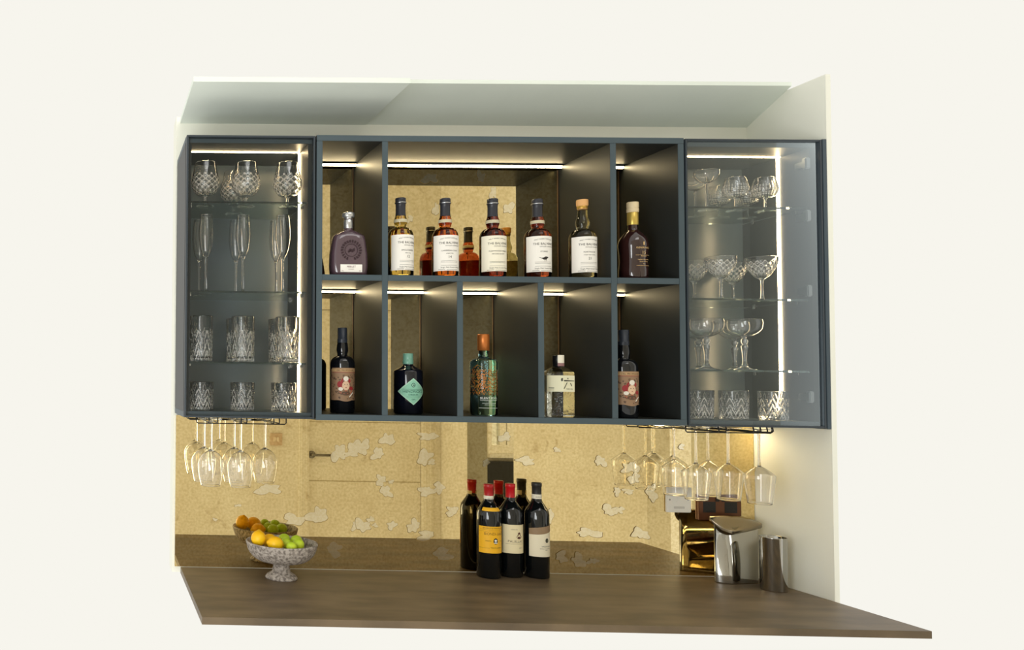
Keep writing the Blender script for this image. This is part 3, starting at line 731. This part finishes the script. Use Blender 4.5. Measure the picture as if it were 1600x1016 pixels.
L.text('Highland Single Malt', 0, .0575, .0045, 0); L.text('Scotch Whisky', 0, .051, .0045, 0); L.text('70cl', 0, .044, .0045, 0); L.line(-.022, .022, .040, .0009, 0)
L.poly([(-.0015, .104), (.0015, .104), (.0022, .112), (0, .117), (-.0022, .112)], 0)
L.mb.build('gold_print', principled('gold_print', (226, 190, 130), .4), r)

# vermouth bottles
def vermouth(px, Y, label):
    x = atz(px, 600, Y); r = thing('vermouth_bottle', (x, Y, H + ZB + TH + .0005), label, 'bottle', 'vermouth bottles with ornate pictured labels')
    R = .0385
    mb = MB(); mb.lathe([(0, .004), (R * .7, .001), (R - .003, 0), (R, .004), (R, .158)] + [(R - (R - .017) * (1 - cos(t * pi / 2 / 8)), .158 + .027 * sin(t * pi / 2 / 8)) for t in range(1, 9)] + smooth_prof([(.0165, .187), (.0160, .192), (.0185, .204), (.0170, .222), (.0145, .232)], 4) + [(0, .232)], 48)
    mb.build('bottle_glass', principled('black_bottle_glass', (14, 16, 20), .06, spec=.8), r)
    mb = MB(); mb.lathe([(.0158, .226), (.0155, .232), (.0160, .238), (.0160, .2405), (.0152, .241), (.0152, .2755), (.0145, .277), (0, .277)], 32); mb.build('screw_cap', principled('dark_blue_cap', (42, 48, 58), .35), r)
    L = Label(R + .0003, 0); hw = .052
    bt = lambda u: .042 + .0 * u - .004 * cos(min(1, abs(u) / .02) * pi / 2)
    L.grid(-hw, hw, lambda u: .146 if abs(u) < hw - .004 else .143, bt, 0, n=40)
    L.grid(-hw + .003, hw - .003, .143, .1335, 3, .0006)
    L.text('DEL PROFESSORE', 0, .1355, .0078, 1, .95, off=.0009)
    L.line(-hw + .003, hw - .003, .1315, .0012, 2)
    q = random.Random(3)
    for _ in range(110):          # scroll work background
        u, v = q.uniform(-.048, .048), q.uniform(.046, .126); L.disc(u, v, q.uniform(.0012, .003), q.uniform(.0012, .003), 4, .0007, 8)
    # seated bust with red headdress, simplified
    L.disc(0, .074, .021, .016, 5, .0010); L.disc(0, .089, .0115, .015, 6, .0013); L.disc(0, .104, .0155, .010, 2, .0011); L.disc(0, .111, .008, .008, 7, .0014)
    L.disc(-.019, .093, .008, .010, 2, .0010); L.disc(.018, .080, .008, .006, 2, .0011); L.disc(-.016, .078, .007, .006, 7, .0012)
    L.disc(0, .064, .014, .007, 4, .0013); L.poly([(.010, .054), (.024, .068), (.026, .066), (.012, .051)], 7, .0015)
    L.disc(-.004, .092, .0018, .001, 1, .0016, 8); L.disc(.004, .092, .0018, .001, 1, .0016, 8); L.disc(0, .083, .0026, .0012, 2, .0016, 8)
    L.mb.build('label', [principled('tan_label', (146, 116, 88), .6), principled('brown_print', (58, 36, 26), .6), principled('red_print', (150, 40, 42), .6), principled('tan_band', (186, 152, 108), .6),
                         principled('umber_print', (92, 68, 52), .6), principled('rust_print', (170, 96, 70), .6), principled('skin_print', (220, 186, 154), .6), principled('white_print', (228, 220, 206), .6)], r)
vermouth(534.7, 2.60, 'black vermouth bottle with ornate tan label in the bottom left niche')
vermouth(974.5, 2.535, 'black vermouth bottle half hidden by the divider in the bottom right niche')

# apothecary gin
Y0 = 2.60; x = atz(637.5, 600, Y0)
r = thing('gin_bottle', (x, Y0, H + ZB + TH + .0005), 'squat black apothecary gin bottle with pale green diamond label', 'bottle')
R = .0445
mb = MB(); mb.lathe([(0, .004), (R * .7, .001), (R - .004, 0), (R, .005), (R, .136), (R - .001, .140), (R - .006, .1435), (.026, .150), (.019, .155), (.0155, .158), (.0145, .162), (.0145, .18), (0, .18)], 48)
mb.build('bottle_glass', principled('near_black_blue_glass', (12, 14, 26), .05, spec=.8), r)
mb = MB(); mb.lathe([(.0152, .161), (.0165, .163), (.0165, .1745), (.0155, .1755), (.0158, .178), (.0158, .1945), (.015, .196), (0, .196)], 32); mb.build('stopper', principled('mint_stopper', (120, 172, 152), .4, coat=.3), r)
L = Label(R + .0003, 0); a_ = .050
L.grid(-a_, a_, lambda u: .073 + .043 * (1 - abs(u) / a_) + .0001, lambda u: .073 - .043 * (1 - abs(u) / a_) - .0001, 0, n=40)
a2 = .045
L.grid(-a2, a2, lambda u: .073 + .0385 * (1 - abs(u) / a2) + .0001, lambda u: .073 - .0385 * (1 - abs(u) / a2) - .0001, 2, .0006, 40)
L.text("HENDRICK'S", 0, .0695, .0115, 1, 1.0, off=.0010); L.text('ORBIUM', 0, .0600, .0075, 1, 1.1, off=.0010); L.line(-.036, .036, .0805, .0007, 1, .0010); L.line(-.02, .02, .056, .0006, 1, .0010)
L.text('GIN', 0, .0455, .0065, 1, off=.0010)
L.disc(0, .0935, .0062, .0072, 1, .0009); L.disc(0, .0935, .0042, .0052, 0, .0011); L.disc(.001, .093, .002, .003, 1, .0012)
L.mb.build('label', [principled('mint_label', (168, 212, 186), .6), principled('green_ink', (30, 84, 72), .6), principled('pale_mint', (140, 196, 170), .6)], r)

# teal gin with copper tree print
Y0 = 2.585; x = atz(755.5, 600, Y0)
r = thing('gin_bottle', (x, Y0, H + ZB + TH + .0005), 'tall clear teal gin bottle with copper stopper and copper leaf pattern', 'bottle')
R = .0405
mb = MB(); mb.lathe([(0, .007), (R * .75, .003), (R - .004, 0), (R, .004), (R, .168)] + [(R - .012 * (1 - cos(t * pi / 2 / 6)), .168 + .012 * sin(t * pi / 2 / 6)) for t in range(1, 7)] + [(.018, .1835), (.0150, .188), (.0148, .23), (0, .23)], 48)
mb.build('bottle_glass', liquid_glass('teal_glass', (176, 228, 234)), r)
mb = MB(); mb.lathe([(.0145, .208), (.0178, .208), (.0178, .2585), (.0165, .261), (0, .261)], 32); mb.build('stopper', principled('copper_stopper', (206, 122, 58), .38, metal=.55), r)
L = Label(R + .0003, 0); q = random.Random(11)
for k in range(1250):
    u = q.uniform(-.124, .124); v = q.uniform(.062, .162)
    if (v - .062) < .014 * abs(sin(u * 90)): continue
    if v > .150 + .012 * sin(u * 120): continue
    s1 = q.uniform(.0008, .0017); a = q.uniform(0, pi)
    L.poly([(u + s1 * 1.6 * cos(a), v + s1 * 1.6 * sin(a)), (u - s1 * .7 * sin(a), v + s1 * .7 * cos(a)), (u - s1 * 1.6 * cos(a), v - s1 * 1.6 * sin(a)), (u + s1 * .7 * sin(a), v - s1 * .7 * cos(a))], 0, .0002)
for k in range(-7, 8):
    u = k * .0165
    for j in range(7): v = .066 + j * .012; L.poly([(u - .0006, v), (u + .0006, v), (u + .0045, v + .009), (u + .0035, v + .009)], 0, .0003); L.poly([(u - .0006, v), (u + .0006, v), (u - .0035, v + .009), (u - .0045, v + .009)], 0, .0003)
L.mb.build('copper_leaf_print', principled('copper_print', (206, 124, 46), .4, metal=.3), r)
L = Label(R + .0003, 0); L.text('SILENT POOL', 0, .0525, .0092, 0, 1.05); L.line(-.028, .028, .049, .0008, 0); L.text('GIN', 0, .042, .005, 0); L.line(-.022, .022, .039, .0007, 0); L.text('INTRICATELY REALISED', 0, .033, .003, 0); L.line(-.032, .032, .024, .0009, 0)
L.mb.build('white_print', principled('white_ink', (240, 242, 238), .5), r)

# hexagonal japanese gin
Y0 = 2.545; x = atz(872.3, 600, Y0)
r = thing('gin_bottle', (x, Y0, H + ZB + TH + .0005), 'clear hexagonal gin bottle with black cap and cream wrap label', 'bottle', rz=-.22)
def hexa(rr, n=6, a0=pi / 6): return [(rr * cos(a0 + 2 * pi * k / n), rr * sin(a0 + 2 * pi * k / n)) for k in range(n)]
HR = .0445; mb = MB(); secs = [(hexa(HR * .9), 0), (hexa(HR), .004), (hexa(HR), .138), (hexa(HR * .96), .142), (hexa(.019), .158)]
vs, fs = [], []
for pts, z in secs: vs += [(a, b, z) for a, b in pts]
for i in range(4):
    for k in range(6): fs.append((i * 6 + k, i * 6 + (k + 1) % 6, (i + 1) * 6 + (k + 1) % 6, (i + 1) * 6 + k))
fs += [tuple(range(5, -1, -1)), tuple(24 + k for k in range(6))]
mb.add(vs, fs); mb.build('bottle_glass', principled('clear_spirit_glass', (238, 240, 226), .0, trans=1, ior=1.38, bump=(120, .5)), r)
mb = MB(); mb.lathe([(0, .1582), (.0165, .1585), (.0165, .193), (.0155, .1945), (0, .1945)], 32); mb.build('screw_cap', principled('black_cap', (18, 18, 20), .35), r)
L = Label(.0167, .35); L.grid(-.012, .012, .195, .160, 0, .0003, 10); L.grid(-.012, .012, .170, .160, 1, .0006, 10); L.mb.build('tax_seal', [paper, principled('mauve_print', (150, 112, 112), .6)], r)
lab = MB(); z0, z1 = .0795, .1305; hr = HR + .0006
pts = hexa(hr); inn = hexa(hr - .0004)
for k in (2, 3, 4, 5):                 # four front faces: hexagon corners k -> k+1
    (ax, ay), (bx, by) = pts[k % 6], pts[(k + 1) % 6]
    lab.add([(ax, ay, z0), (bx, by, z0), (bx, by, z1), (ax, ay, z1)], [(0, 1, 2, 3)])
def onface(k, u, v, off=.0006):        # u in 0..1 across the face
    (ax, ay), (bx, by) = pts[k % 6], pts[(k + 1) % 6]; mx, my = (ax + bx) / 2, (ay + by) / 2; l = sqrt(mx * mx + my * my)
    return (ax + (bx - ax) * u + mx / l * off, ay + (by - ay) * u + my / l * off, v)
# which face looks to the front: corners 3 (210 deg) and 4 (270) ; faces 3 and 4 meet at the front
def stroke(k, pl): lab.add([onface(k, u, v) for u, v in pl], [tuple(range(len(pl)))], 1)
stroke(4, [(.34, .1225), (.42, .1235), (.46, .1195), (.38, .1185)])
stroke(4, [(.02, .1135), (.10, .1165), (.95, .1145), (.95, .1128), (.12, .1120)])
stroke(4, [(.30, .1085), (.37, .1085), (.10, .0890), (.02, .0885)])
stroke(4, [(.58, .1080), (.66, .1065), (.76, .0985), (.70, .0965)])
stroke(3, [(.86, .1160), (.90, .1225), (.99, .1225), (.99, .1135), (.90, .1120)])
for v in (.092, .089, .084): stroke(3, [(.1, v), (.45, v), (.45, v + .001), (.1, v + .001)])
vs_, fs_ = text_geo('ROKU GIN', .0052); lab.add([onface(4, .55 + a / HR, .0865 + b) for a, b in vs_], fs_, 1)
lab.build('label', [principled('washi_label', (232, 228, 196), .6), principled('grey_brush_ink', (66, 66, 56), .6)], r)

# ------------------------------------------------------------------ wine bottles
def wine(px, Y, cap, cap_m, label, build_label, top):
    x = atz(px, 800, Y); r = thing('wine_bottle', (x, Y, H - .65), label, 'bottle')
    R = .0375; hh = top; sh = .206
    mb = MB(); mb.lathe([(0, .012), (R * .6, .004), (R - .004, 0), (R, .004), (R, sh)] + smooth_prof([(R, sh + .004), (R * .93, sh + .018), (R * .68, sh + .034), (.0175, sh + .047), (.0145, sh + .058), (.0138, hh - .035), (.0138, hh - .008)], 5) + [(0, hh - .008)], 48)
    mb.build('bottle_glass', principled('dark_wine_glass', (10, 14, 16), .04, spec=.8), r)
    mb = MB(); mb.lathe([(.0148, hh - cap), (.0145, hh - cap + .001), (.0145, hh - .0135), (.0156, hh - .0125), (.0156, hh - .002), (.0145, hh), (0, hh)], 32); mb.build('capsule', cap_m, r)
    build_label(r, R)
red1 = principled('red_capsule', (176, 34, 36), .35); red2 = principled('scarlet_capsule', (196, 18, 30), .35); blk = principled('black_capsule', (44, 42, 40), .45)
def lab_yellow(r, R):
    L = Label(R + .0003, -.12); L.grid(-.046, .046, .150, .062, 0); ye = 0
    L.text('BRUNELLO DI MONTALCINO', .004, .1425, .0052, 1); L.line(-.04, .04, .139, .0005, 1)
    L.text('BIONDI-SANTI', .008, .1215, .0125, 2, .86); L.line(-.044, .044, .1335, .0004, 1)
    L.disc(.009, .102, .0075, .010, 1); L.disc(.009, .104, .0045, .004, 3, .0010); L.disc(.009, .0965, .006, .0018, 3, .0011)
    L.text('ANNATA', -.014, .101, .0042, 1); L.text('2015', .030, .101, .0045, 1); L.text('TENUTA GREPPO', .012, .0785, .005, 1); L.line(-.044, -.01, .0785, .0005, 1)
    L.mb.v = [(x, y, z + .0235) for x, y, z in L.mb.v]; L.mb.build('label', [principled('yellow_label', (246, 186, 34), .55), ink_blk, principled('ochre_ink', (138, 96, 26), .6), paper_w], r)
    L = Label(.0333, .0); L.mb.v
    mb = MB(); vs, fs = [], []; n = 16
    for k in range(n + 1):
        a = -pi / 2 + (-.95 + 1.9 * k / n) - .12
        for rr, z in ((.0365, .2155), (.0345, .2265), (.0290, .2345)): vs.append((rr * cos(a), rr * sin(a), z))
    for k in range(n):
        for j in range(2): fs.append((k * 3 + j, k * 3 + 3 + j, k * 3 + 4 + j, k * 3 + 1 + j))
    mb.add(vs, fs, 0, True); mb.build('shoulder_label', MATS['yellow_label'], r)
    L = Label(.0148, 0); L.grid(-.04, .04, .2715, .2575, 0, .0004); L.text('D.O.C.G.', 0, .2615, .005, 1); L.mb.build('neck_band', [paper, ink], r)
def lab_cream(r, R):
    L = Label(R + .0003, -.05); L.grid(-.042, .042, .155, .060, 0)
    L.text('GRAN VIN', -.004, .138, .0045, 2); L.text('PAUILLAC', .002, .096, .0115, 2, 1.0); L.line(-.03, .03, .0915, .0007, 2); L.text('2015', .018, .0765, .006, 2)
    L.poly([(.008, .128), (.012, .131), (.016, .128), (.017, .122), (.023, .113), (.001, .113), (.007, .122)], 1); L.disc(.012, .112, .007, .004, 1); L.disc(.012, .1205, .003, .003, 0, .0010)
    L.mb.v = [(x, y, z + .022) for x, y, z in L.mb.v]; L.mb.build('label', [principled('ivory_label', (240, 226, 184), .6), principled('brown_crest', (92, 48, 34), .6), principled('grey_brown_ink', (120, 106, 86), .6)], r)
def lab_swoosh(r, R):
    L = Label(R + .0003, .05); top = lambda u: .146 + .0095 * (u + .045) / .09 * 1.6
    L.grid(-.045, .045, lambda u: top(u) - .001, .054, 0)
    L.grid(-.045, .045, top, lambda u: top(u) - .020 - .004 * sin((u + .045) / .09 * pi), 1, .0006)
    L.disc(.012, .108, .0062, .0075, 2); L.disc(.012, .108, .004, .0052, 3, .0010, 8); L.text('VALDICAVA', .010, .0865, .0062, 2); L.text('BRUNELLO DI MONTALCINO', .010, .080, .0033, 2); L.line(.006, .014, .0765, .0008, 2)
    L.mb.v = [(x, y, z + .020) for x, y, z in L.mb.v]; L.mb.build('label', [principled('pale_cream_label', (240, 230, 202), .6), principled('taupe_band', (152, 126, 96), .6), ink_blk, principled('olive_print', (92, 92, 74), .6)], r)
    L = Label(.0148, 0); L.grid(-.04, .04, .2775, .2625, 0, .0004); L.text('D.O.C.G.', 0, .267, .005, 1); L.mb.build('neck_band', [paper, ink], r)
wine(763.5, 2.710, .048, red1, 'dark wine bottle with bright yellow label and red capsule on the worktop', lab_yellow, .310)
wine(797.3, 2.7310, .054, red2, 'dark wine bottle with ivory label and scarlet capsule, between its two neighbours', lab_cream, .310)
wine(838.6, 2.722, .046, blk, 'dark wine bottle with taupe striped cream label and black capsule', lab_swoosh, .316)

# ------------------------------------------------------------------ fruit bowl
bc = Vector((.607, 2.64, H - .65)); RZ = .120
bowl = thing('pedestal_bowl', bc, 'mottled grey stone pedestal bowl of lemons and limes on the worktop', 'bowl')
mb = MB(); RR = .1155
mb.lathe(smooth_prof([(.030, .052), (.076, .060), (.104, .084), (RR, .117)], 8) + [(RR - .002, RZ), (RR - .008, RZ - .001)] + smooth_prof([(RR - .010, .114), (.092, .086), (.06, .070), (.0, .066)], 6), 64)
mb.build('dish', stone, bowl)
mb = MB(); mb.lathe([(0, 0), (.050, 0), (.052, .004), (.046, .012), (.030, .022), (.026, .040), (.030, .0535), (0, .0535)], 48); mb.build('foot', stone, bowl)
def fruit(name, mat, px, py, Y, s_, rot, label, group, lemon=True):
    c = at(px, py, Y); r = thing(name, c, label, 'fruit', group); mb = MB()
    prof = [(0, -1.12 if lemon else -1.03)] + ([(.10, -1.11), (.2, -1.06)] if lemon else []) + [(sin(a), -cos(a)) for a in [pi * k / 16 for k in range(2, 15)]] + ([(.22, 1.05), (.12, 1.12), (.06, 1.14)] if lemon else []) + [(0, 1.145 if lemon else 1.04)]
    mb.lathe([(a * s_, b * s_ * (1.08 if lemon else 1.03)) for a, b in prof], 32)
    M3 = Matrix.Rotation(rot[0], 3, 'Z') @ Matrix.Rotation(rot[1], 3, 'Y')
    mb.v = [tuple(M3 @ Vector(v)) for v in mb.v]
    o = mb.build('peel', mat, r)
    return r
G = 'lemons in the stone bowl'; G2 = 'limes in the stone bowl'
fruit('lemon', lemon_m, 404, 841.5, 2.625, .0240, (1.2, .35), 'orange yellow lemon standing at the left end of the bowl', G)
fruit('lemon', lemon_m, 421, 845, 2.675, .0225, (.3, 1.4), 'yellow lemon half hidden behind the two front lemons', G)
fruit('lemon', lemon_m, 430, 850, 2.592, .0240, (.1, 1.75), 'bright yellow lemon lying at the front middle of the bowl', G)
fruit('lime', lime_m, 444, 843.5, 2.685, .0200, (.5, 1.2), 'pale green lime at the back of the bowl centre', G2, False)
fruit('lime', lime_m, 447, 849, 2.632, .0175, (1.5, 1.2), 'lime in the middle, wedged between back and front limes', G2, False)
fruit('lime', lime_m, 463, 845.5, 2.665, .0190, (.2, 1.5), 'greenest lime at the back right of the bowl', G2, False)
fruit('lime', lime_m, 466, 851, 2.60, .0190, (.9, 1.5), 'lime at the right end of the bowl', G2, False)
fruit('lime', lime_m, 455.5, 855, 2.565, .0165, (1.9, 1.5), 'smallest lime lowest at the front rim of the bowl', G2, False)

# ------------------------------------------------------------------ sockets
def plate(c, w_, h_, name, mat, label, cat):
    return thing(name, Vector((c.x, YM - .0005, c.z)), label, cat)
c = at(1059.5, 781, YM - .005); r = plate(c, 0, 0, 'fused_switch', white_pl, 'white square fused switch plate on the gold mirror at the right', 'switch')
mb = MB(); mb.box(-.0415, .0415, -.009, -.0002, -.043, .043, b=.002); mb.build('plate', white_pl, r)
mb = MB(); mb.box(-.010, .010, -.013, -.0088, -.006, .022, b=.001); mb.build('rocker', white_pl, r)
mb = MB(); mb.box(-.018, .018, -.0105, -.0088, -.030, -.022, b=.0006); mb.build('fuse_cover', principled('grey_white_plastic', (206, 202, 192), .4), r)
mb = MB()
for dx in (-.031, .031):
    m2 = MB(); m2.lathe([(0, 0), (.0035, 0), (.003, .001), (0, .001)], 16); mb.add([(x + dx, -.0095 + -z, y) for x, y, z in m2.v], m2.f)
mb.build('screws', chrome, r)
c = at(1124, 793, YM - .005); r = plate(c, 0, 0, 'double_socket', bronze, 'bronze double power socket on the gold mirror above the canisters', 'socket')
mb = MB(); mb.box(-.072, .072, -.008, -.0002, -.043, .043, b=.0015); mb.build('plate', bronze, r)
for dx in (-.036, .036):
    mb = MB()
    mb.box(dx - .002, dx + .002, -.0092, -.0079, .006, .014); mb.box(dx - .0115, dx - .0055, -.0092, -.0079, -.012, -.008); mb.box(dx + .0055, dx + .0115, -.0092, -.0079, -.012, -.008)
    mb.box(dx - .021, dx + .021, -.0085, -.0079, -.018, .019); mb.build('socket_insert', dark_pl, r)
for dx in (-.010, .010):
    mb = MB(); mb.box(dx - .006, dx + .006, -.0115, -.0078, .020, .036, b=.001); mb.build('rocker', dark_pl, r)

# ------------------------------------------------------------------ steel canisters
def rounded(poly, rad, n=6):
    out = []
    for i in range(len(poly)):
        p0, p, p1 = Vector(poly[i - 1]), Vector(poly[i]), Vector(poly[(i + 1) % len(poly)])
        a, b = (p0 - p), (p1 - p); ra = min(rad, a.length * .45, b.length * .45); A_ = p + a.normalized() * ra; B_ = p + b.normalized() * ra
        for k in range(n + 1):
            t = k / n; out.append(tuple((1 - t) ** 2 * A_ + 2 * t * (1 - t) * p + t * t * B_))
    return out
lid_pts = [at(1102, 806, 2.695), at(1139, 832, 2.655), at(1198, 819.5, 2.685), at(1158, 806, 2.75)]
cx, cyy = sum(p.x for p in lid_pts) / 4, sum(p.y for p in lid_pts) / 4
r = thing('lidded_canister', (cx, cyy, H - .65), 'tall polished steel canister with flat slanted lid under the hanging wine glasses', 'canister')
def ring(k, dz, rad=.03):
    pl = [Vector(((p.x - cx) * k, (p.y - cyy) * k, p.z - (H - .65) + dz)) for p in lid_pts]; out = []
    for i in range(4):
        p0, p, p1 = pl[i - 1], pl[i], pl[(i + 1) % 4]; a, b = p0 - p, p1 - p; ra = min(rad, a.length * .42, b.length * .42); A_, B_ = p + a.normalized() * ra, p + b.normalized() * ra
        for t in range(9): t /= 8; out.append((1 - t) ** 2 * A_ + 2 * t * (1 - t) * p + t * t * B_)
    return out
def loft3(mb, rings, mi=0):
    n = len(rings[0]); vs = [v for q in rings for v in q]; fs = []
    for i in range(len(rings) - 1):
        for k in range(n): fs.append((i * n + k, i * n + (k + 1) % n, (i + 1) * n + (k + 1) % n, (i + 1) * n + k))
    fs += [tuple(range(n))[::-1], tuple((len(rings) - 1) * n + k for k in range(n))]; mb.add(vs, fs, mi, True)
mb = MB(); tp = ring(.84, -.012, .04); loft3(mb, [[Vector((v.x, v.y, 0)) for v in tp], [Vector((v.x, v.y, .004)) for v in tp], tp]); mb.build('body', chrome, r)
mb = MB(); loft3(mb, [ring(.88, -.0115), ring(.98, -.010), ring(1.0, -.008), ring(.985, -.0055), ring(1.0, -.003), ring(.995, 0), ring(.97, .001), ring(.5, .0015, .02)]); mb.build('lid', chrome_dark, r)
cc = gr(1216, 839, H - .481); r = thing('steel_cup', (2.165, 2.60, H - .65), 'open polished steel beaker on the worktop beside the white wall', 'cup')
mb = MB(); mb.lathe([(0, 0), (.033, 0), (.0345, .003), (.0355, .168), (.0360, .1695), (.0350, .170), (.0340, .168), (.0325, .006), (0, .005)], 56); mb.build('cup_body', chrome, r)
